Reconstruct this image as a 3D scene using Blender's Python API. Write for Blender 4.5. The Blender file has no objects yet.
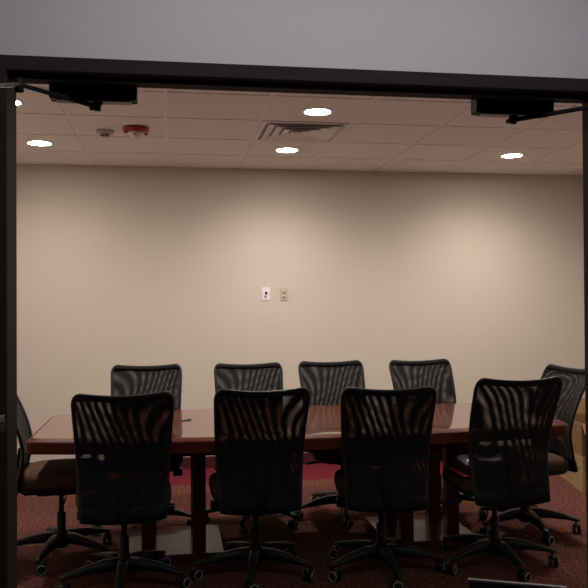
import bpy, bmesh, math, random
from mathutils import Vector, Matrix
random.seed(7)
sc = bpy.context.scene
COL = sc.collection
PI = math.pi

# ------------------------------------------------------------ materials
def mat(name, color=(.5, .5, .5), rough=.5, metal=0., spec=.5, coat=0., coat_rough=.03):
    m = bpy.data.materials.new(name)
    m.use_nodes = True
    b = m.node_tree.nodes['Principled BSDF']
    b.inputs['Base Color'].default_value = (*color, 1)
    b.inputs['Roughness'].default_value = rough
    b.inputs['Metallic'].default_value = metal
    b.inputs['Specular IOR Level'].default_value = spec
    b.inputs['Coat Weight'].default_value = coat
    b.inputs['Coat Roughness'].default_value = coat_rough
    return m

def nodes(m):
    nt = m.node_tree
    return nt, nt.nodes, nt.links, nt.nodes['Principled BSDF']

def noise_color(m, c1, c2, scale, detail=4, lo=.35, hi=.65, bump=0., vec_scale=None, dist=.01):
    nt, N, L, b = nodes(m)
    tc = N.new('ShaderNodeTexCoord')
    n = N.new('ShaderNodeTexNoise')
    n.inputs['Scale'].default_value = scale
    n.inputs['Detail'].default_value = detail
    src = tc.outputs['Object']
    if vec_scale:
        mp = N.new('ShaderNodeMapping'); mp.inputs['Scale'].default_value = vec_scale
        L.new(src, mp.inputs['Vector']); src = mp.outputs['Vector']
    L.new(src, n.inputs['Vector'])
    r = N.new('ShaderNodeValToRGB')
    r.color_ramp.elements[0].position = lo; r.color_ramp.elements[0].color = (*c1, 1)
    r.color_ramp.elements[1].position = hi; r.color_ramp.elements[1].color = (*c2, 1)
    L.new(n.outputs['Fac'], r.inputs['Fac'])
    L.new(r.outputs['Color'], b.inputs['Base Color'])
    if bump:
        bp = N.new('ShaderNodeBump'); bp.inputs['Strength'].default_value = bump
        bp.inputs['Distance'].default_value = dist
        L.new(n.outputs['Fac'], bp.inputs['Height']); L.new(bp.outputs['Normal'], b.inputs['Normal'])
    return r

WALL = mat('painted_wall_beige', (.62, .55, .45), .85, spec=.25)
noise_color(WALL, (.600, .548, .482), (.616, .563, .496), 60, bump=.02)
WALL2 = mat('painted_wall_corridor', (.60, .57, .60), .85, spec=.2)
noise_color(WALL2, (.595, .565, .595), (.61, .58, .61), 50, bump=.02)
TILE = mat('ceiling_tile', (.66, .56, .53), .95, spec=.1)
noise_color(TILE, (.74, .69, .66), (.82, .77, .74), 140, detail=6, lo=.3, hi=.6, bump=.15, dist=.003)
TEE = mat('ceiling_tee', (.70, .60, .57), .6)
noise_color(TEE, (.81, .76, .73), (.83, .78, .75), 30)
BASEB = mat('maroon_vinyl_base', (.20, .018, .03), .5)
noise_color(BASEB, (.055, .006, .009), (.065, .007, .011), 20)
BRONZE = mat('dark_bronze_aluminium', (.022, .018, .017), .6, metal=.0, spec=.04)
noise_color(BRONZE, (.031, .025, .023), (.038, .031, .029), 8, vec_scale=(1, 1, 12))
CLOSER = mat('closer_dark_paint', (.012, .014, .015), .5, spec=.08)
noise_color(CLOSER, (.011, .013, .014), (.014, .016, .017), 40)
STEEL = mat('brushed_steel', (.45, .45, .46), .3, metal=1.)
noise_color(STEEL, (.42, .42, .43), (.5, .5, .5), 60, vec_scale=(1, 1, 10))
GLASS = mat('door_glass', (1, 1, 1), .0)
GLASS.node_tree.nodes['Principled BSDF'].inputs['Transmission Weight'].default_value = 1.
PLASTIC = mat('black_chair_plastic', (.012, .013, .015), .42, spec=.22)
noise_color(PLASTIC, (.011, .012, .014), (.014, .015, .017), 90, bump=.05, dist=.002)
RIM = mat('caster_rim_grey', (.42, .43, .44), .3, metal=.6)
noise_color(RIM, (.40, .41, .42), (.45, .46, .47), 50)
SEATM = mat('seat_fabric_taupe', (.075, .052, .040), .95, spec=.15)
noise_color(SEATM, (.062, .034, .021), (.095, .052, .032), 260, bump=.2, dist=.002)
HEM = mat('black_hem_fabric', (.010, .010, .011), .9, spec=.1)
noise_color(HEM, (.009, .009, .010), (.013, .013, .014), 240, bump=.15, dist=.002)
WHITEP = mat('white_plastic', (.80, .77, .78), .45)
noise_color(WHITEP, (.79, .76, .77), (.82, .79, .8), 30)
IVORYP = mat('ivory_plastic', (.52, .46, .38), .5)
noise_color(IVORYP, (.51, .45, .37), (.53, .47, .39), 30)
DARKP = mat('dark_insert', (.02, .02, .03), .4)
noise_color(DARKP, (.018, .018, .028), (.024, .024, .034), 50)
REDP = mat('red_alarm_plastic', (.33, .02, .022), .45)
noise_color(REDP, (.32, .018, .02), (.35, .022, .024), 30)
CLEARP = mat('frosted_lens', (.80, .72, .68), .25)
noise_color(CLEARP, (.78, .70, .66), (.82, .74, .70), 40)
DETP = mat('detector_plastic', (.50, .41, .36), .5)
noise_color(DETP, (.49, .40, .35), (.51, .42, .37), 30)
VENTM = mat('vent_painted_metal', (.66, .62, .60), .45)
noise_color(VENTM, (.65, .61, .59), (.67, .63, .61), 20)
VOID = mat('duct_dark', (.05, .045, .05), .9)
noise_color(VOID, (.45, .42, .42), (.48, .45, .45), 10)
CARD = mat('brown_cardboard', (.36, .22, .115), .9, spec=.1)
noise_color(CARD, (.19, .11, .055), (.24, .14, .07), 14, vec_scale=(1, 1, 8))
PINE = mat('light_plywood', (.52, .34, .17), .7)
noise_color(PINE, (.30, .20, .09), (.38, .25, .12), 9, vec_scale=(1, 1, 7))
PAPER = mat('white_paper', (.75, .76, .82), .8)
noise_color(PAPER, (.74, .75, .81), (.77, .78, .83), 30)
REDF = mat('red_card', (.42, .03, .04), .6)
noise_color(REDF, (.40, .028, .038), (.44, .034, .044), 30)
SCREEN = mat('dark_screen', (.010, .012, .022), .15)
noise_color(SCREEN, (.009, .011, .020), (.012, .014, .025), 6)
GREYM = mat('grey_lid_edge', (.26, .24, .23), .4)
noise_color(GREYM, (.12, .11, .105), (.14, .13, .12), 30)

def wood(name, c1, c2, coat_rough):
    m = mat(name, c1, .32, spec=.12, coat=.35 if 'base' in name else 1., coat_rough=coat_rough)
    nt, N, L, b = nodes(m)
    tc = N.new('ShaderNodeTexCoord'); mp = N.new('ShaderNodeMapping')
    mp.inputs['Scale'].default_value = (1.3, 16, 16)
    n = N.new('ShaderNodeTexNoise'); n.inputs['Scale'].default_value = 2.2; n.inputs['Detail'].default_value = 7
    n.inputs['Distortion'].default_value = .6
    r = N.new('ShaderNodeValToRGB')
    r.color_ramp.elements[0].position = .3; r.color_ramp.elements[0].color = (*c1, 1)
    r.color_ramp.elements[1].position = .72; r.color_ramp.elements[1].color = (*c2, 1)
    L.new(tc.outputs['Object'], mp.inputs['Vector']); L.new(mp.outputs['Vector'], n.inputs['Vector'])
    L.new(n.outputs['Fac'], r.inputs['Fac']); L.new(r.outputs['Color'], b.inputs['Base Color'])
    b.inputs['Coat IOR'].default_value = 1.9 if 'base' not in name else 1.45
    return m
WOOD = wood('polished_mahogany', (.070, .013, .006), (.150, .034, .013), .02)
WOODE = wood('satin_mahogany_edge', (.070, .013, .006), (.140, .032, .013), .3)
WOODE.node_tree.nodes['Principled BSDF'].inputs['Coat Weight'].default_value = .0
WOODE.node_tree.nodes['Principled BSDF'].inputs['Roughness'].default_value = .45
WOODD = wood('polished_mahogany_base', (.060, .009, .006), (.10, .018, .010), .06)

def carpet():
    m = mat('speckled_carpet', (.2, .06, .04), .98, spec=.05)
    nt, N, L, b = nodes(m)
    tc = N.new('ShaderNodeTexCoord')
    n1 = N.new('ShaderNodeTexNoise'); n1.inputs['Scale'].default_value = 55; n1.inputs['Detail'].default_value = 3
    n2 = N.new('ShaderNodeTexNoise'); n2.inputs['Scale'].default_value = 3.0; n2.inputs['Detail'].default_value = 2
    L.new(tc.outputs['Object'], n1.inputs['Vector']); L.new(tc.outputs['Object'], n2.inputs['Vector'])
    r = N.new('ShaderNodeValToRGB')
    e = r.color_ramp.elements
    e[0].position = .34; e[0].color = (.048, .015, .014, 1)
    e[1].position = .68; e[1].color = (.155, .072, .048, 1)
    x = e.new(.5); x.color = (.088, .033, .026, 1)
    L.new(n1.outputs['Fac'], r.inputs['Fac'])
    # crimson border woven along the back wall
    r2 = N.new('ShaderNodeValToRGB')
    r2.color_ramp.elements[0].position = .35; r2.color_ramp.elements[0].color = (.085, .010, .015, 1)
    r2.color_ramp.elements[1].position = .65; r2.color_ramp.elements[1].color = (.130, .017, .025, 1)
    L.new(n1.outputs['Fac'], r2.inputs['Fac'])
    sx = N.new('ShaderNodeSeparateXYZ'); L.new(tc.outputs['Object'], sx.inputs[0])
    gt = N.new('ShaderNodeMath'); gt.operation = 'GREATER_THAN'; gt.inputs[1].default_value = 6.23
    L.new(sx.outputs['Y'], gt.inputs[0])
    mx = N.new('ShaderNodeMix'); mx.data_type = 'RGBA'
    L.new(gt.outputs[0], mx.inputs[0]); L.new(r.outputs['Color'], mx.inputs[6]); L.new(r2.outputs['Color'], mx.inputs[7])
    L.new(mx.outputs[2], b.inputs['Base Color'])
    bp = N.new('ShaderNodeBump'); bp.inputs['Strength'].default_value = .5; bp.inputs['Distance'].default_value = .006
    L.new(n1.outputs['Fac'], bp.inputs['Height']); L.new(bp.outputs['Normal'], b.inputs['Normal'])
    return m
CARPET = carpet()

def knit(name, pitch, k, warp, col=(.008, .008, .009)):
    """knitted mesh: fine opaque threads with open gaps; UV is in metres"""
    m = mat(name, col, .8, spec=.2)
    nt, N, L, b = nodes(m)
    uv = N.new('ShaderNodeUVMap')
    sp = N.new('ShaderNodeSeparateXYZ'); L.new(uv.outputs['UV'], sp.inputs[0])
    def M(op, a, bb=None):
        q = N.new('ShaderNodeMath'); q.operation = op
        for i, v in enumerate((a, bb)):
            if v is None: continue
            if isinstance(v, (int, float)): q.inputs[i].default_value = v
            else: L.new(v, q.inputs[i])
        return q.outputs[0]
    u, v = sp.outputs['X'], sp.outputs['Y']
    w1 = M('MULTIPLY', M('SINE', M('ADD', M('MULTIPLY', v, 8.0), M('MULTIPLY', u, 9.0))), warp)
    w2 = M('MULTIPLY', M('MULTIPLY', u, v), warp * 5)
    uu = M('ADD', M('ADD', M('MULTIPLY', u, k), w1), w2)
    s = M('SINE', M('MULTIPLY', uu, 2 * PI / pitch))
    hv = M('ADD', M('MULTIPLY', v, 1 + (k - 1) * .8), M('MULTIPLY', w1, .8))
    s2 = M('SINE', M('MULTIPLY', hv, 2 * PI / pitch))
    th = M('MAXIMUM', M('LESS_THAN', s, 0.45), M('LESS_THAN', s2, -0.35))
    tr = N.new('ShaderNodeBsdfTransparent')
    mixs = N.new('ShaderNodeMixShader')
    L.new(th, mixs.inputs[0]); L.new(tr.outputs[0], mixs.inputs[1]); L.new(b.outputs[0], mixs.inputs[2])
    # thread where th==0 must be open: factor 1 -> thread
    out = N['Material Output'] if 'Material Output' in N else [x for x in N if x.type == 'OUTPUT_MATERIAL'][0]
    L.new(mixs.outputs[0], out.inputs['Surface'])
    return m
KNIT_F = knit('mesh_knit_front', .0034, 1.0, .0)
KNIT_R = knit('mesh_knit_rear', .0034, 1.042, .0048)

def emit(name, color, strength):
    m = bpy.data.materials.new(name); m.use_nodes = True
    nt = m.node_tree; nt.nodes.clear()
    e = nt.nodes.new('ShaderNodeEmission'); e.inputs[0].default_value = (*color, 1); e.inputs[1].default_value = strength
    o = nt.nodes.new('ShaderNodeOutputMaterial'); nt.links.new(e.outputs[0], o.inputs[0])
    return m
LAMP = emit('lamp_lens_glow', (1, .88, .76), 120.)

# ------------------------------------------------------------ mesh helpers
def box(bm, x0, x1, y0, y1, z0, z1, bev=0., mi=0, M=None, seg=2):
    r = bmesh.ops.create_cube(bm, size=1)
    vs = r['verts']
    for v in vs:
        v.co = Vector(((x0 + x1) / 2 + v.co.x * (x1 - x0), (y0 + y1) / 2 + v.co.y * (y1 - y0), (z0 + z1) / 2 + v.co.z * (z1 - z0)))
    fs = set(f for v in vs for f in v.link_faces)
    if bev:
        es = set(e for v in vs for e in v.link_edges)
        rr = bmesh.ops.bevel(bm, geom=list(es) + list(vs), offset=bev, segments=seg, affect='EDGES', profile=.5)
        fs = set(rr['faces']) | set(f for f in fs if f.is_valid)
        vs = set(v for f in fs for v in f.verts)
    for f in fs:
        if f.is_valid: f.material_index = mi
    if M:
        for v in vs: v.co = M @ v.co
    return list(vs)

def rings(bm, rs, closed_ring=True, caps=True, mi=0, loop=False):
    rows = [[bm.verts.new(p) for p in r] for r in rs]
    n = len(rows[0])
    fs = []
    R = len(rows)
    for i in range(R if loop else R - 1):
        a, b = rows[i], rows[(i + 1) % R]
        for j in range(n if closed_ring else n - 1):
            k = (j + 1) % n
            fs.append(bm.faces.new((a[j], a[k], b[k], b[j])))
    if caps and closed_ring and not loop:
        fs.append(bm.faces.new(list(reversed(rows[0])))); fs.append(bm.faces.new(rows[-1]))
    for f in fs: f.material_index = mi; f.smooth = True
    return rows

def tube(bm, pts, rad, n=10, mi=0, flat=1., loop=False, up=None):
    pts = [Vector(p) for p in pts]
    rs = []
    N = len(pts)
    prev = None
    for i, p in enumerate(pts):
        if loop: t = (pts[(i + 1) % N] - pts[i - 1]).normalized()
        else: t = (pts[min(i + 1, N - 1)] - pts[max(i - 1, 0)]).normalized()
        u0 = Vector(up) if up else (prev if prev is not None else (Vector((0, 0, 1)) if abs(t.z) < .9 else Vector((0, 1, 0))))
        a = (u0 - t * u0.dot(t)).normalized(); b = t.cross(a)
        prev = a
        r = rad[i] if isinstance(rad, (list, tuple)) else rad
        rs.append([p + a * math.cos(2 * PI * k / n) * r + b * math.sin(2 * PI * k / n) * r * flat for k in range(n)])
    rings(bm, rs, mi=mi, loop=loop, caps=not loop)

def lathe(bm, prof, c=(0, 0, 0), n=24, axis='Z', mi=0):
    """prof: list of (radius, height)"""
    rs = []
    for r, h in prof:
        ring = []
        for k in range(n):
            a = 2 * PI * k / n
            x, y = r * math.cos(a), r * math.sin(a)
            if axis == 'Z': p = Vector((x, y, h))
            elif axis == 'X': p = Vector((h, x, y))
            else: p = Vector((y, h, x))
            ring.append(p + Vector(c))
        rs.append(ring)
    rings(bm, rs, mi=mi)

def obj(name, bm, mats, parent=None, loc=None, rot=None, smooth=None):
    bmesh.ops.recalc_face_normals(bm, faces=bm.faces)
    me = bpy.data.meshes.new(name); bm.to_mesh(me); bm.free()
    for m in (mats if isinstance(mats, (list, tuple)) else [mats]): me.materials.append(m)
    if smooth is not None:
        for p in me.polygons: p.use_smooth = smooth
    o = bpy.data.objects.new(name, me); COL.objects.link(o)
    if parent: o.parent = parent
    if loc: o.location = loc
    if rot: o.rotation_euler = rot
    return o

def NB(): return bmesh.new()
def tag(o, label=None, cat=None, group=None, kind=None):
    if label: o['label'] = label
    if cat: o['category'] = cat
    if group: o['group'] = group
    if kind: o['kind'] = kind
    return o
def thing(name, label, cat, loc=(0, 0, 0), rz=0., group=None):
    o = bpy.data.objects.new(name, None); COL.objects.link(o)
    o.empty_display_size = .1
    o.location = loc; o.rotation_euler = (0, 0, rz)
    return tag(o, label, cat, group)
def dup(o, parent=None):
    c = o.copy(); COL.objects.link(c)
    if parent: c.parent = parent
    for ch in list(o.children): dup(ch, c)
    return c
def struct(name, bm, m, label, cat='wall', **k):
    return tag(obj(name, bm, m, **k), label, cat, kind='structure')

# ------------------------------------------------------------ setting
XL, XR = -1.75, 4.05          # room side walls
YB, YD = 6.85, 2.45           # back wall, door wall front face
ZC = 2.613
OX0, OX1 = -.487, 1.450       # door opening
WT = .13                      # door wall thickness

bm = NB(); box(bm, -3.2, 5.0, -1.6, YB + .1, -.1, 0)
struct('floor', bm, CARPET, 'brown red speckled carpet with a crimson border along the back wall', 'floor')
bm = NB(); box(bm, XL - .1, XR + .1, YB, YB + .1, 0, ZC + .1)
struct('wall_back', bm, WALL, 'plain beige painted wall behind the conference table')
bm = NB(); box(bm, XL - .1, XL, YD + WT, YB, 0, ZC + .1)
struct('wall_left', bm, WALL, 'beige side wall of the meeting room, left')
bm = NB(); box(bm, XR, XR + .1, YD + WT, YB, 0, ZC + .1)
struct('wall_right', bm, WALL, 'beige side wall of the meeting room, right')
HT = 2.178
bm = NB()
box(bm, -3.2, OX0 - .045, YD + .004, YD + WT - .004, 0, 2.9)
box(bm, OX1 + .045, 5.0, YD + .004, YD + WT - .004, 0, 2.9)
box(bm, OX0 - .045, OX1 + .045, YD + .004, YD + WT - .004, HT, 2.9)
struct('wall_front', bm, WALL2, 'pale grey lilac painted wall above the dark door frame')
bm = NB(); box(bm, -3.2, 5.0, -1.7, YD + .004, 2.9, 3.0)
struct('ceiling_corridor', bm, WALL2, 'corridor ceiling above the camera', 'ceiling')
bm = NB(); box(bm, -3.2, -3.1, -1.6, YD, 0, 2.9)
struct('wall_corridor_left', bm, WALL2, 'corridor side wall beyond the left door')
bm = NB(); box(bm, 4.9, 5.0, -1.6, YD, 0, 2.9)
struct('wall_corridor_right', bm, WALL2, 'corridor side wall beyond the right door')
bm = NB(); box(bm, XL, XR, YB - .008, YB, 0, .10, .003)
struct('baseboard_back', bm, BASEB, 'maroon vinyl base along the foot of the back wall', 'baseboard')
bm = NB(); box(bm, XL, XL + .008, YD + WT, YB - .008, 0, .10)
struct('baseboard_left', bm, BASEB, 'maroon vinyl base along the left wall', 'baseboard')
bm = NB(); box(bm, XR - .008, XR, YD + WT, YB - .008, 0, .10)
struct('baseboard_right', bm, BASEB, 'maroon vinyl base along the right wall', 'baseboard')

# suspended ceiling: grid plane with lay-in tiles dropping a little below the tees
GX, GY, S = -.645, 6.243, .6096
bm = NB()
box(bm, XL - .1, XR + .1, YD + WT - .01, YB + .1, ZC + .006, ZC + .08, mi=1)
nx0 = math.floor((XL - GX) / S); nx1 = math.ceil((XR - GX) / S)
VENT = (GX + 2 * S, GX + 3 * S, GY - 2 * S, GY - S)
for i in range(nx0, nx1):
    for j in range(-7, 2):
        x0, x1 = GX + i * S, GX + (i + 1) * S
        y0, y1 = GY + (j - 1) * S, GY + j * S
        if abs(x0 - VENT[0]) < .01 and abs(y0 - VENT[2]) < .01: continue
        a0, a1 = max(x0 + .012, XL + .012), min(x1 - .012, XR - .012)
        b0, b1 = max(y0 + .012, YD + WT + .012), min(y1 - .012, YB - .012)
        if a1 - a0 < .03 or b1 - b0 < .03: continue
        box(bm, a0, a1, b0, b1, ZC, ZC + .0062, mi=0)
struct('ceiling', bm, [TILE, TEE], 'suspended ceiling of square pinkish white tiles in a thin grid', 'ceiling')

# air diffuser
v = thing('ceiling_vent', 'square four way air vent with stepped louvres in the ceiling grid', 'vent', ((VENT[0] + VENT[1]) / 2, (VENT[2] + VENT[3]) / 2, ZC))
def sqring(bm, r0, z0, r1, z1, t=.002):
    """sloping square ring, outer half-size r0 at z0 to inner r1 at z1"""
    for a in range(4):
        M = Matrix.Rotation(a * PI / 2, 4, 'Z')
        p = [Vector((-r0, -r0, z0)), Vector((r0, -r0, z0)), Vector((r1, -r1, z1)), Vector((-r1, -r1, z1))]
        top = [M @ (q + Vector((0, 0, t))) for q in p]; bot = [M @ q for q in p]
        rings(bm, [bot, top])
    for f in bm.faces: f.smooth = False
bm = NB(); box(bm, -.285, .285, -.285, .285, .0045, .0055)
obj('duct_backing', bm, VOID, v)
bm = NB(); sqring(bm, .29, -.004, .262, -.004, .008)
obj('frame', bm, VENTM, v)
for k, r in enumerate((.245, .185, .125, .065)):
    bm = NB(); sqring(bm, r, -.013, r - .052, .001)
    obj('louvre', bm, VENTM, v)
bm = NB(); box(bm, -.018, .018, -.018, .018, -.016, -.012)
obj('centre_plate', bm, VENTM, v)

# recessed lights
lights = [(-.953, 5.93, 'round ceiling light at the far left, between the left door post and the smoke detector'),
          (.896, 4.742, 'nearest round ceiling light, just beyond the door header in front of the air vent'),
          (.884, 5.96, 'round ceiling light behind the air vent, close to the back wall'),
          (2.727, 5.964, 'round ceiling light at the right, below the right door closer'),
          (-.950, 4.74, 'round ceiling light mostly hidden behind the left door frame'),
          (2.80, 4.74, 'added round ceiling light, unseen behind the right door post, to balance the room light')]  # added unseen fixture, evens the light on the right side
proto = None
for x, y, lab in lights:
    if proto is None:
        t = thing('recessed_ceiling_light', lab, 'ceiling light', (x, y, ZC), group='round recessed ceiling lights')
        bm = NB(); lathe(bm, [(.098, -.0005), (.097, -.004), (.084, -.006), (.081, -.004), (.081, -.0005)], n=40)
        obj('trim_ring', bm, WHITEP, t)
        bm = NB(); lathe(bm, [(.0805, -.0005), (.0805, -.0035), (.06, -.0045), (.002, -.005)], n=40)
        obj('lens', bm, LAMP, t)
        proto = t
    else:
        t = dup(proto); t.location = (x, y, ZC); t['label'] = lab
    l = bpy.data.lights.new('downlight_lamp', 'SPOT'); l.shadow_soft_size = .07
    l.energy = 50.; l.color = (1, .895, .81); l.spot_size = math.radians(156); l.spot_blend = 1.
    lo = bpy.data.objects.new('downlight_lamp', l); COL.objects.link(lo); lo.location = (0, 0, -.012); lo.parent = t

# smoke detector and fire alarm
t = thing('smoke_detector', 'small beige round smoke detector on the ceiling left of the red alarm', 'smoke detector', (-.448, 5.46, ZC))
bm = NB(); lathe(bm, [(.062, -.0005), (.062, -.012), (.052, -.022), (.002, -.024)], n=32); obj('base', bm, DETP, t)
bm = NB(); lathe(bm, [(.034, -.0235), (.032, -.038), (.024, -.044), (.002, -.045)], n=24); obj('sensor_cap', bm, DETP, t)
for s in (-.013, .013):
    bm = NB(); box(bm, s - .009, s + .009, -.0335, -.0235, -.044, -.034, .001); obj('sensor_window', bm, DARKP, t)
t = thing('fire_alarm_strobe', 'red round fire alarm with a clear strobe cone on the ceiling', 'fire alarm', (-.234, 5.33, ZC))
bm = NB(); lathe(bm, [(.082, -.0005), (.088, -.012), (.086, -.026), (.068, -.036), (.002, -.037)], n=40); obj('housing', bm, REDP, t)
for k in range(4):
    bm = NB(); a = k * PI / 2 + .4
    box(bm, .062, .082, -.006, .006, -.046, -.033, .002, M=Matrix.Rotation(a, 4, 'Z')); obj('clip', bm, REDP, t)
bm = NB(); lathe(bm, [(.058, -.0365), (.054, -.046), (.02, -.074), (.002, -.080)], n=28); obj('strobe_lens', bm, CLEARP, t)
bm = NB(); box(bm, -.006, .006, -.052, -.046, -.058, -.046, .001); obj('strobe_bulb', bm, DARKP, t)

# wall plates
def plate(x0, x1, z0, z1, m, lab, name, kind):
    cx, cz = (x0 + x1) / 2, (z0 + z1) / 2
    t = thing(name, lab, 'wall plate', (cx, YB, cz))
    w, h = .070 / 2, .114 / 2
    bm = NB(); box(bm, -w, w, -.007, -.0002, -h, h, .0025); obj('cover_plate', bm, m, t)
    if kind == 'jack':
        bm = NB(); box(bm, -.017, .017, -.009, -.006, -.034, .034, .001); obj('insert', bm, m, t)
        bm = NB(); lathe(bm, [(.012, -.016), (.012, -.0085)], (0, 0, .008), 16, 'Y'); obj('jack_socket', bm, DARKP, t)
        bm = NB(); box(bm, -.013, -.001, -.0115, -.0085, -.034, -.016, .001); obj('jack_port', bm, DARKP, t)
    else:
        for s in (-.021, .021):
            bm = NB(); lathe(bm, [(.016, -.0105), (.0165, -.0065)], (0, 0, s), 20, 'Y')
            r = obj('receptacle', bm, m, t)
            for q in (-.006, .006):
                b2 = NB(); box(b2, q - .0012, q + .0012, -.0112, -.0100, s - .004, s + .006); obj('slot', b2, DARKP, r)
    bm = NB(); lathe(bm, [(.003, -.0082), (.003, -.0068)], (0, 0, .049), 10, 'Y'); obj('screw', bm, STEEL, t)
    bm = NB(); lathe(bm, [(.003, -.0082), (.003, -.0068)], (0, 0, -.049), 10, 'Y'); obj('screw', bm, STEEL, t)
plate(.786, .856, 1.456, 1.562, WHITEP, 'white wall plate with a dark jack, left of the beige one', 'wall_jack_plate', 'jack')
plate(.945, 1.017, 1.449, 1.562, IVORYP, 'beige power outlet plate, right of the white jack plate', 'power_outlet', 'out')

# door frame
bm = NB()
HB = 2.133
box(bm, OX0 - .05, OX1 + .05, YD - .012, YD + WT + .01, HB, HT, .003)
box(bm, OX0 - .05, OX0, YD - .012, YD + WT + .01, 0, HB + .002, .003)
box(bm, OX1, OX1 + .05, YD - .012, YD + WT + .01, 0, HB + .002, .003)
box(bm, OX0 + .001, OX1 - .001, YD + .036, YD + .062, HB - .012, HB + .002, .001)   # stop
struct('trim_1', bm, BRONZE, 'dark bronze metal frame around the double doorway', 'door frame')
# small latch strike on header
bm = NB(); box(bm, .40, .425, YD + .066, YD + .085, HB - .0035, HB + .001, .001)
o = struct('trim_2', bm, STEEL, 'small bright latch plate under the middle of the header', 'latch plate')

def leaf(name, hx, sgn, lab):
    """leaf swung open 90 degrees towards the corridor, sgn=+1: inner face looks to +x"""
    t = thing(name, lab, 'door', (hx, YD - .014, 0)); t['kind'] = 'structure'
    W, T, H0, H1 = .90, .045, .01, 2.075
    def bx(bm, a0, a1, z0, z1, d0=0, d1=T, bev=.002):
        xs = sorted((-sgn * d0, -sgn * d1))
        box(bm, xs[0], xs[1], -a1, -a0, z0, z1, bev)
    bm = NB()
    bx(bm, 0, .125, H0, H1); bx(bm, W - .125, W, H0, H1)
    bx(bm, .125, W - .125, H1 - .12, H1); bx(bm, .125, W - .125, H0, H0 + .25)
    obj('leaf_frame', bm, BRONZE, t)
    bm = NB(); bx(bm, .122, W - .122, H0 + .247, H1 - .117, .018, .026, 0); obj('glass_pane', bm, GLASS, t)
    bm = NB()
    xs = sorted((sgn * .040, sgn * .062))
    box(bm, xs[0], xs[1], -(W - .08), -.225, 1.085, 1.125, .006)
    for a in (.25, W - .12):
        xx = sorted((sgn * .0005, sgn * .045)); box(bm, xx[0], xx[1], -a - .03, -a, 1.08, 1.13, .004)
    obj('push_bar', bm, STEEL if False else CLOSER, t)
    bm = NB(); xx = sorted((sgn * .042, sgn * .060)); box(bm, xx[0], xx[1], -.36, -.225, 1.1255, 1.130, .001)
    obj('push_bar_trim', bm, GREYM, t)
    for z in (.25, 1.06, 1.9):
        bm = NB(); lathe(bm, [(.008, z - .05), (.008, z + .05)], (-sgn * .055, .004, 0), 12); obj('hinge', bm, BRONZE, t)
    return t
leaf('door_1', OX0 - .020, 1, 'left dark bronze glass door leaf swung open toward the viewer')
leaf('door_2', OX1 + .030, -1, 'right dark bronze glass door leaf swung open toward the viewer')

def closer(x0, x1, px, ex, ey, lx, ly, lab):
    """body x0..x1 on room side of header, pinion px, elbow (ex,ey), leaf shoe (lx,ly)"""
    yb = YD + WT + .01
    t = thing('door_closer', lab, 'door closer', ((x0 + x1) / 2, yb, HB), group='door closers')
    o = Vector(t.location)
    def L(x, y, z): return Vector((x, y, z)) - o
    bm = NB(); box(bm, x0 - o.x, x1 - o.x, .0004, .062, -.040, .045, .004); obj('body', bm, CLOSER, t)
    bm = NB(); s = .02; box(bm, x0 + s - o.x, x1 - s - o.x, .006, .05, -.046, -.0402, .002); obj('cover_plate', bm, GREYM, t)
    zz = -.058
    bm = NB(); lathe(bm, [(.016, -.042), (.016, -.052), (.011, -.054), (.011, -.072)], (px - o.x, .03, 0), 16)
    box(bm, px - o.x - .026, px - o.x + .006, .018, .042, -.070, -.056, .003)
    obj('pinion', bm, CLOSER, t)
    p0 = L(px, yb + .03, HB + zz); p1 = L(ex, ey, HB - .068)
    bm = NB(); tube(bm, [p0, p0.lerp(p1, .05), p0.lerp(p1, .95), p1], [.010, .009, .007, .009], 10, flat=.7)
    obj('main_arm', bm, CLOSER, t)
    bm = NB(); lathe(bm, [(.011, -.022), (.013, -.018), (.013, .014), (.009, .018)], tuple(p1), 14)
    obj('elbow', bm, CLOSER, t)
    p2 = L(lx, ly, HB - .18)
    bm = NB(); tube(bm, [p1, p2], .006, 10); obj('fore_arm', bm, GREYM, t)
    bm = NB(); box(bm, p2.x - .012, p2.x + .012, p2.y - .04, p2.y + .04, p2.z - .012, p2.z + .012, .003); obj('shoe', bm, CLOSER, t)
    return t
closer(-.388, -.110, -.238, -.434, 2.35, -.480, 1.98, 'left overhead door closer with its arm reaching to the left post')
closer(1.057, 1.345, 1.205, 1.400, 2.33, 1.452, 1.98, 'right overhead door closer with its arm reaching to the right post')

# ------------------------------------------------------------ conference table
TCX, TCY, TZ = .736, 4.53, .75
tb = thing('conference_table', 'long boat shaped glossy mahogany conference table in the middle of the room', 'table', (TCX, TCY, 0))
HL = 1.474
def outline(inset, n=28):
    pts = []
    hl = HL - inset
    def hw(x): return .432 + .157 * (1 - (x / HL) ** 2) - inset
    c = .035
    xs = [(-hl + c) + (2 * hl - 2 * c) * i / n for i in range(n + 1)]
    for x in xs: pts.append((x, -hw(x)))
    pts += [(hl - c * .3, -hw(hl) + c * .3), (hl, -hw(hl) + c)]
    pts += [(hl, hw(hl) - c), (hl - c * .3, hw(hl) - c * .3)]
    for x in reversed(xs): pts.append((x, hw(x)))
    pts += [(-hl + c * .3, hw(hl) - c * .3), (-hl, hw(hl) - c), (-hl, -hw(hl) + c), (-hl + c * .3, -hw(hl) + c * .3)]
    return pts
bm = NB()
prof = [(.02, TZ - .078), (.004, TZ - .077), (0, TZ - .072), (0, TZ - .022), (.003, TZ - .016), (.010, TZ - .011), (.026, TZ - .0015), (.030, TZ)]
rings(bm, [[Vector((x, y, z)) for x, y in outline(i)] for i, z in prof])
for f in bm.faces:
    f.smooth = False
    f.material_index = 0 if len(f.verts) > 4 else 1
obj('tabletop', bm, [WOOD, WOODE], tb)
bm = NB(); box(bm, -1.12, 1.12, .055, .155, .54, TZ - .079, .004); obj('beam', bm, WOODD, tb)
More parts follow.
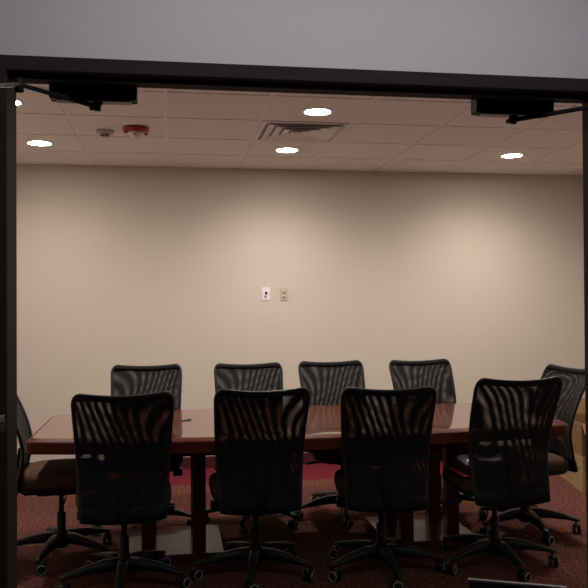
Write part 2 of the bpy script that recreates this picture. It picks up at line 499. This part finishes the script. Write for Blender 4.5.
for cx in (-.730, .762):
    pd = obj('pedestal', (lambda b: (box(b, cx - .276, cx + .276, -.160, .400, 0, .045, .003), b)[1])(NB()), WOODD, tb)
    for sx in (-.14, .14):
        for sy in (-.060, .270):
            bm = NB(); box(bm, cx + sx - .038, cx + sx + .038, sy - .038, sy + .038, .0455, TZ - .0795, .003)
            obj('post', bm, WOODD, pd)

# pen on the table
t = thing('pen', 'small dark pen lying on the table between the two left chairs', 'pen', (.080, 4.58, TZ + .0036), .62)
bm = NB(); lathe(bm, [(.001, -.035), (.0030, -.028), (.0035, .02), (.0035, .034)], n=12, axis='X'); obj('barrel', bm, DARKP, t)
bm = NB(); box(bm, .004, .034, -.0012, .0012, .0036, .0056, .0004); obj('clip', bm, STEEL, t)

# ------------------------------------------------------------ office chair
def back_pt(s, t, off=0.):
    """s -1..1 across, t 0..1 up -> point on backrest surface; off = shift forward"""
    hw = .196 + .036 * max(t, 0) ** .8
    z = .392 + .632 * t
    yc = -.245 + .045 * math.sin(min(t / .95, 1) * PI) - .115 * max(0, (t - .35) / .65) ** 1.3
    y = yc + .035 * (s * s) * (.35 + .65 * t)          # sides wrap forward
    z += .016 * (s * s) * t ** 6 - .004 * (1 - s * s) * t ** 6 - .012 * (1 - s * s) * (1 - t) ** 6
    return Vector((s * hw, y + off, z))
def back_corner(s, t):
    """round the upper corners"""
    r = .17
    rt = .085
    if t > 1 - rt and abs(s) > 1 - r:
        a = (abs(s) - (1 - r)) / r; b = (t - (1 - rt)) / rt
        m = max(a, b); 
        if m > 0:
            d = math.hypot(a, b)
            k = m / d
            a, b = a * k, b * k
            s = math.copysign(1 - r + a * r, s); t = 1 - rt + b * rt
    return s, t
def panel(off_fn, ns=24, nt=36, t0=.0, t1=1.):
    bm = NB(); uvl = bm.loops.layers.uv.new('UVMap')
    V = []; UV = {}
    for j in range(nt + 1):
        row = []
        for i in range(ns + 1):
            s = -1 + 2 * i / ns; t = t0 + (t1 - t0) * j / nt
            s2, t2 = back_corner(s, t)
            p = back_pt(s2, t2, off_fn(s2, t2))
            vv = bm.verts.new(p); row.append(vv); UV[vv] = (p.x, p.z)
        V.append(row)
    for j in range(nt):
        for i in range(ns):
            f = bm.faces.new((V[j][i], V[j][i + 1], V[j + 1][i + 1], V[j + 1][i])); f.smooth = True
            for lp in f.loops: lp[uvl].uv = UV[lp.vert]
    return bm
def plump(s, t): return (1 - s ** 4) * (1 - (2 * t - 1) ** 8)

def make_chair():
    root = thing('office_chair', 'x', 'chair', group='black mesh office chairs around the conference table')
    # star base
    bm = NB(); lathe(bm, [(.030, .055), (.036, .06), (.040, .10), (.036, .125), (.030, .150), (.026, .152)], n=24)
    sb = obj('star_base', bm, PLASTIC, root)
    for k in range(5):
        a = 2 * PI * k / 5
        d = Vector((math.cos(a), math.sin(a), 0)); q = Vector((-d.y, d.x, 0))
        bm = NB(); rs = []
        for f, hwid, zt, zb in ((.030, .030, .140, .085), (.10, .029, .138, .088), (.18, .024, .124, .086), (.26, .019, .102, .078), (.305, .018, .088, .070), (.325, .010, .082, .072)):
            c = d * f
            rs.append([c - q * hwid + Vector((0, 0, zb)), c + q * hwid + Vector((0, 0, zb)),
                       c + q * hwid * .95 + Vector((0, 0, zt - .006)), c + q * hwid * .55 + Vector((0, 0, zt)),
                       c - q * hwid * .55 + Vector((0, 0, zt)), c - q * hwid * .95 + Vector((0, 0, zt - .006))])
        rings(bm, rs)
        obj('leg', bm, PLASTIC, sb)
        # twin-wheel caster
        bm = NB()
        ca = a + (1.1, -.7, .5, 2.0, -1.6)[k]
        cc = d * .305
        off = Vector((math.cos(ca), math.sin(ca), 0)) * .016
        M = Matrix.Translation(cc + off) @ Matrix.Rotation(ca + PI / 2, 4, 'Z')
        b2 = NB()
        for s in (-1, 1):
            lathe(b2, [(.010, s * .006), (.026, s * .006), (.0285, s * .009), (.0285, s * .020), (.026, s * .024)], (0, 0, .0288), 22, 'X', 0)
            lathe(b2, [(.0264, s * .0238), (.0250, s * .0262), (.0215, s * .0262), (.0210, s * .0235)], (0, 0, .0288), 22, 'X', 1)
            lathe(b2, [(.0209, s * .0241), (.017, s * .0250), (.002, s * .0255)], (0, 0, .0288), 22, 'X', 0)
        # hood
        rs = []
        for i in range(9):
            an = PI * (.02 + .8 * i / 8)
            cy, cz = math.cos(an) * .031, .0288 + math.sin(an) * .031
            rs.append([Vector((-.005, cy * .55, .0288 + (cz - .0288) * .55)), Vector((.005, cy * .55, .0288 + (cz - .0288) * .55)), Vector((.022, cy, cz)), Vector((-.022, cy, cz))])
        rings(b2, rs)
        for v in b2.verts: v.co = M @ v.co
        lathe(b2, [(.007, .05), (.007, .076)], tuple(cc), 10)
        bm.free()
        obj('caster', b2, [PLASTIC, RIM], sb)
    bm = NB(); lathe(bm, [(.027, .1525), (.025, .154), (.025, .25), (.022, .252)], n=20)
    lathe(bm, [(.014, .251), (.014, .3550)], n=16)
    obj('gas_column', bm, PLASTIC, root)
    bm = NB(); box(bm, -.06, .06, -.13, .10, .3555, .4000, .010)
    box(bm, -.10, .10, -.09, .07, .3850, .4045, .004)
    mch = obj('tilt_mechanism', bm, PLASTIC, root)
    bm = NB(); tube(bm, [(.05, .03, .3750), (.15, .035, .3730), (.19, .035, .3700), (.255, .03, .3620)], [.005, .005, .008, .009], 10, flat=.5)
    obj('height_lever', bm, PLASTIC, mch)
    bm = NB(); box(bm, -.235, -.175, .02, .075, .3300, .3800, .01)
    tube(bm, [(-.05, .04, .3700), (-.2, .045, .3620)], .009, 8)
    obj('tension_knob', bm, PLASTIC, mch)
    # seat: pan + cushion, rounded superellipse with waterfall front
    def seat_ring(sc_, z, n=44, dz=1.):
        ring = []
        for i in range(n):
            a = 2 * PI * i / n
            c, s = math.cos(a), math.sin(a)
            e = 2 / 4.2
            x = math.copysign(abs(c) ** e, c) * .240 * sc_
            y = math.copysign(abs(s) ** e, s) * .240 * sc_ + .022
            x *= 1 - .05 * (y < 0) * abs(y) / .24
            zz = z - dz * (.030 * max(0, (y - .10) / .16) ** 2 + .012 * max(0, (-y - .10) / .14) ** 2) + dz * .003 * (abs(x) / .246) ** 2
            ring.append(Vector((x, y, zz)))
        return ring
    bm = NB()
    rings(bm, [seat_ring(.80, 0.4050), seat_ring(.93, 0.4100, dz=.7), seat_ring(.975, 0.4220), seat_ring(.96, 0.4270)])
    obj('seat_pan', bm, PLASTIC, root)
    bm = NB()
    rings(bm, [seat_ring(.93, 0.4275), seat_ring(.985, 0.4330), seat_ring(1.0, 0.4500), seat_ring(.995, 0.4780), seat_ring(.965, 0.4960), seat_ring(.90, 0.5070), seat_ring(.75, 0.5120), seat_ring(.4, 0.5110), seat_ring(.05, 0.5100)])
    obj('seat_cushion', bm, SEATM, root)
    # support bar behind
    bm = NB()
    tube(bm, [(0, -.10, .378), (0, -.19, .374), (0, -.243, .405), (0, -.232, .50), (0, -.220, .62)], [.022, .022, .022, .018, .012], 12, flat=1.5)
    obj('back_support', bm, HEM, root)
    # frame
    N = 26
    path = []
    for i in range(N + 1): path.append((-1, i / N))
    for i in range(1, N): path.append((-1 + 2 * i / N, 1))
    for i in range(N, -1, -1): path.append((1, i / N))
    for i in range(N - 1, 0, -1): path.append((-1 + 2 * i / N, 0))
    pp = [back_pt(*back_corner(s, t)) for s, t in path]
    bm = NB(); tube(bm, pp, .0095, 8, loop=True, up=(0, 1, 0), flat=1.1)
    fr = obj('backrest_frame', bm, PLASTIC, root)
    bm = NB(); tube(bm, [back_pt(s / 8, .40, .001) for s in range(-8, 9)], .0035, 8); obj('crossbar', bm, PLASTIC, fr)
    o = obj('front_mesh', panel(lambda s, t: .004 + .005 * plump(s, t), t0=0.0), KNIT_F, root)
    o = obj('rear_mesh', panel(lambda s, t: -.004 - .006 * plump(s, t), t0=0.0), KNIT_R, root)
    # hem strips top and bottom (opaque sleeves)
    def sleeve(t0, t1, o1):
        bm = NB(); rs = []
        for i in range(25):
            s = -1.0 + 2.0 * i / 24
            a = [back_pt(*back_corner(s, t0), -.006 - o1), back_pt(*back_corner(s, t1), -.006 - o1),
                 back_pt(*back_corner(s, t1), .006 + o1), back_pt(*back_corner(s, t0), .006 + o1)]
            rs.append(a)
        rings(bm, rs); return bm
    obj('top_hem', sleeve(.962, 1.006, .005), HEM, root)
    obj('bottom_hem', sleeve(-.004, .105, .010), HEM, root)
    return root

G = None
chairs = [  # x, y, facing angle(deg, 0 = faces back wall), base spin, label
    (-.245, 4.08, 3, 0, 'black mesh office chair at the near side of the table, leftmost of its row'),
    (.433, 4.13, 1, 0, 'second mesh office chair from the left on the near side, between table posts'),
    (1.097, 4.06, -7, 0, 'third mesh office chair from the left on the near side, before the right pedestal'),
    (1.735, 4.06, 1, 0, 'turned mesh office chair at the right end of the near row, with folders on it'),
    (-.172, 5.11, 180, 0, 'far side mesh chair leftmost against the beige wall, behind the leftmost near chair'),
    (.522, 5.10, 180, 0, 'far side mesh chair second from left, almost directly behind a near chair'),
    (1.130, 5.16, 182, 0, 'far side mesh chair third from left, seen between two near chairs'),
    (1.795, 5.14, 184, 0, 'far side mesh chair at the right, nearest to the folders'),
    (-.625, 4.60, -86, 0, 'mesh office chair at the left end of the table, seen from the side'),
    (2.175, 4.62, 97, 0, 'mesh office chair at the right end of the table beside the boxes'),
]
proto = make_chair()
spins = [-20, 42, -16, 57, 56, 34, 46, 51, 39, 52]
for i, (x, y, a, _, lab) in enumerate(chairs):
    c = proto if i == 0 else dup(proto)
    c.location = (x, y, 0); c.rotation_euler = (0, 0, math.radians(a)); c['label'] = lab
    for ch in c.children:
        if ch.name.startswith('star_base'):
            ch.rotation_euler = (0, 0, math.radians(spins[i] - a))
        if i < 3 and ch.name.startswith(('backrest_frame', 'front_mesh', 'rear_mesh', 'top_hem', 'bottom_hem')):
            ch.scale = (1, 1, .955); ch.location = (0, 0, .0175)      # lower back height setting
        if i == 9 and ch.name.startswith(('seat_', 'tilt_')):
            ch.location = (0, 0, -.03)
        if i == 3 and ch.name.startswith(('backrest_frame', 'front_mesh', 'rear_mesh', 'top_hem', 'bottom_hem')):
            ch.scale = (1, 1, 1.005); ch.location = (0, 0, -.002)

# folders on the turned chair
cx, cy, a = 1.635, 3.985, math.radians(1)
t = thing('red_folder', 'thin red folder lying on the seat of the turned near chair', 'folder', (cx, cy, .5185), a)
bm = NB(); box(bm, -.145, .13, -.095, .12, 0, .006, .001); obj('cover', bm, REDF, t)
bm = NB(); box(bm, -.14, .125, .1205, .135, 0, .003, .001); obj('index_tab', bm, PAPER, t)
t = thing('ring_binder', 'closed black binder lying on top of the red folder', 'binder', (cx + .01, cy, .525), a)
bm = NB(); box(bm, -.13, .12, -.09, .11, 0, .003, .001); box(bm, -.13, .12, -.09, .11, .047, .050, .001); box(bm, -.13, .12, .106, .11, .003, .047); obj('cover', bm, DARKP, t)
bm = NB(); box(bm, -.125, .115, -.086, .104, .0032, .0468); obj('page_block', bm, DARKP, t)
t = thing('paper_stack', 'white bluish sheets of paper lying on top of the black binder', 'papers', (cx + .015, cy + .005, .5755), a - .12)
bm = NB()
for k in range(4):
    box(bm, -.125 + .003 * k, .11 + .002 * k, -.085, .10, .0045 * k, .0045 * k + .0042)
obj('sheets', bm, PAPER, t)

# ------------------------------------------------------------ boxes at the right
BX, BY, BR = 3.10, 5.50, math.radians(-8)
t = thing('wooden_crate', 'light wooden crate with a hand hole under the open cardboard box', 'crate', (3.01, 5.42, 0), math.radians(-12))
# local: corner at origin, extends +x and +y
w_, d_, h_ = .46, .60, .27
bm = NB(); box(bm, 0, .018, 0, d_, 0, h_, .001); sd = obj('side_panel', bm, PINE, t)
bm = NB(); box(bm, w_ - .018, w_, 0, d_, 0, h_, .001); obj('side_panel', bm, PINE, t)
bm = NB()
for x0, x1, z0, z1 in ((.019, w_ - .019, 0, .13), (.019, w_ - .019, .17, h_), (.019, .19, .13, .17), (.27, w_ - .019, .13, .17)):
    box(bm, x0, x1, 0, .018, z0, z1)
obj('front_panel', bm, PINE, t)
bm = NB(); box(bm, .019, w_ - .019, d_ - .018, d_, 0, h_); obj('back_panel', bm, PINE, t)
bm = NB(); box(bm, .019, w_ - .019, .019, d_ - .019, 0.001, .015); obj('bottom_panel', bm, PINE, t)
bm = NB(); lathe(bm, [(.013, -.0025), (.013, -.0005)], (0, .09, .17), 14, 'X'); obj('peg_hole', bm, DARKP, t)
bm = NB(); box(bm, .03, .10, -.0025, -.0005, .07, .17); obj('label_sticker', bm, PAPER, t)
t = thing('cardboard_box', 'open brown cardboard box with raised flaps on top of the crate', 'box', (3.01, 5.43, .2715), math.radians(-12))
W2, D2, H2, T2 = .48, .56, .24, .005
bm = NB()
box(bm, 0, T2, 0, D2, 0, H2); box(bm, W2 - T2, W2, 0, D2, 0, H2)
box(bm, T2, W2 - T2, 0, T2, 0, H2); box(bm, T2, W2 - T2, D2 - T2, D2, 0, H2); box(bm, T2, W2 - T2, T2, D2 - T2, 0, T2)
obj('body', bm, CARD, t)
def flap(pts, th):
    bm = NB(); n = Vector(th)
    rings(bm, [[Vector(p) for p in pts], [Vector(p) + n for p in pts]])
    for f in bm.faces: f.smooth = False
    obj('flap', bm, CARD, t)
flap([(.004, D2, H2 + .001), (W2 - .004, D2, H2 + .001), (W2 - .004, D2 + .05, H2 + .12), (.004, D2 + .05, H2 + .12)], (0, .004, -.002))
flap([(.004, -.001, H2 + .001), (W2 - .004, -.001, H2 + .001), (W2 - .004, -.09, H2 - .08), (.004, -.09, H2 - .08)], (0, .003, .004))
flap([(W2, .004, H2 + .001), (W2, D2 - .004, H2 + .001), (W2 + .10, D2 - .004, H2 + .07), (W2 + .10, .004, H2 + .07)], (0, 0, .004))

# ------------------------------------------------------------ laptop in the foreground on a small side table
t = thing('side_table', 'low dark side table in the doorway carrying the laptop, below the picture edge', 'side table', (.925, 2.10, .0), -.03)
bm = NB(); lathe(bm, [(.20, .462), (.205, .466), (.205, .480), (.20, .484)], n=40); obj('tabletop', bm, WOODD, t)
bm = NB(); lathe(bm, [(.022, .012), (.022, .4615)], n=18); obj('pole', bm, BRONZE, t)
bm = NB(); lathe(bm, [(.16, 0), (.16, .008), (.03, .0115), (.002, .0118)], n=32); obj('foot', bm, BRONZE, t)
t = thing('laptop', 'dark laptop with a thin grey lid edge, cut off by the bottom of the photo', 'laptop', (.925, 2.02, .4845), -.42)
bm = NB(); box(bm, -.127, .127, -.02, .16, 0, .016, .004); obj('keyboard_base', bm, DARKP, t)
M = Matrix.Translation((0, -.022, .012)) @ Matrix.Rotation(math.radians(8), 4, 'X')
bm = NB(); box(bm, -.127, .127, -.010, 0, 0, .186, .002, M=M); ld = obj('lid', bm, GREYM, t)
bm = NB(); box(bm, -.124, .124, -.0112, -.0102, .003, .180, 0, M=M); obj('lid_back', bm, SCREEN, ld)

# ------------------------------------------------------------ added corridor light, unseen, brightens the wall above the door frame
t = thing('added_corridor_light', 'added long light panel in the corridor ceiling, unseen, to brighten the wall above the doorway', 'ceiling light', (.55, 1.6, 2.9))
bm = NB(); box(bm, -1.02, 1.02, -.17, .17, -.02, -.0005, .002); obj('frame', bm, WHITEP, t)
bm = NB(); box(bm, -1.0, 1.0, -.15, .15, -.023, -.0205); obj('diffuser', bm, emit('corridor_fill_glow', (.88, .90, 1), 1.2), t)
l = bpy.data.lights.new('corridor_fill_lamp', 'AREA'); l.shape = 'RECTANGLE'; l.size = 2.0; l.size_y = .3; l.energy = 14.; l.color = (1, .94, .95)
lo = bpy.data.objects.new('corridor_fill_lamp', l); COL.objects.link(lo); lo.location = (0, 0, -.03); lo.parent = t

# ------------------------------------------------------------ world, camera, view
w = bpy.data.worlds.new('world'); sc.world = w; w.use_nodes = True
w.node_tree.nodes['Background'].inputs[0].default_value = (.10, .10, .12, 1)
w.node_tree.nodes['Background'].inputs[1].default_value = .2
f, yaw, pitch, roll = 781., .1551, .0117, -.0061
cam = bpy.data.cameras.new('camera'); co = bpy.data.objects.new('camera', cam); COL.objects.link(co)
cam.sensor_fit = 'HORIZONTAL'; cam.sensor_width = 36; cam.lens = 36 * f / 588
cam.clip_start = .05
fw = Vector((math.sin(yaw) * math.cos(pitch), math.cos(yaw) * math.cos(pitch), math.sin(pitch)))
rt = Vector((math.cos(yaw), -math.sin(yaw), 0)); up = rt.cross(fw)
r2 = rt * math.cos(roll) + up * math.sin(roll); u2 = -rt * math.sin(roll) + up * math.cos(roll)
R = Matrix((r2, u2, -fw)).transposed()
co.matrix_world = Matrix.Translation((0, 0, 1.427)) @ R.to_4x4()
sc.camera = co
vs = sc.view_settings
vs.view_transform = 'Standard'; vs.look = 'None'; vs.exposure = 0.; vs.gamma = 1.; vs.use_curve_mapping = False
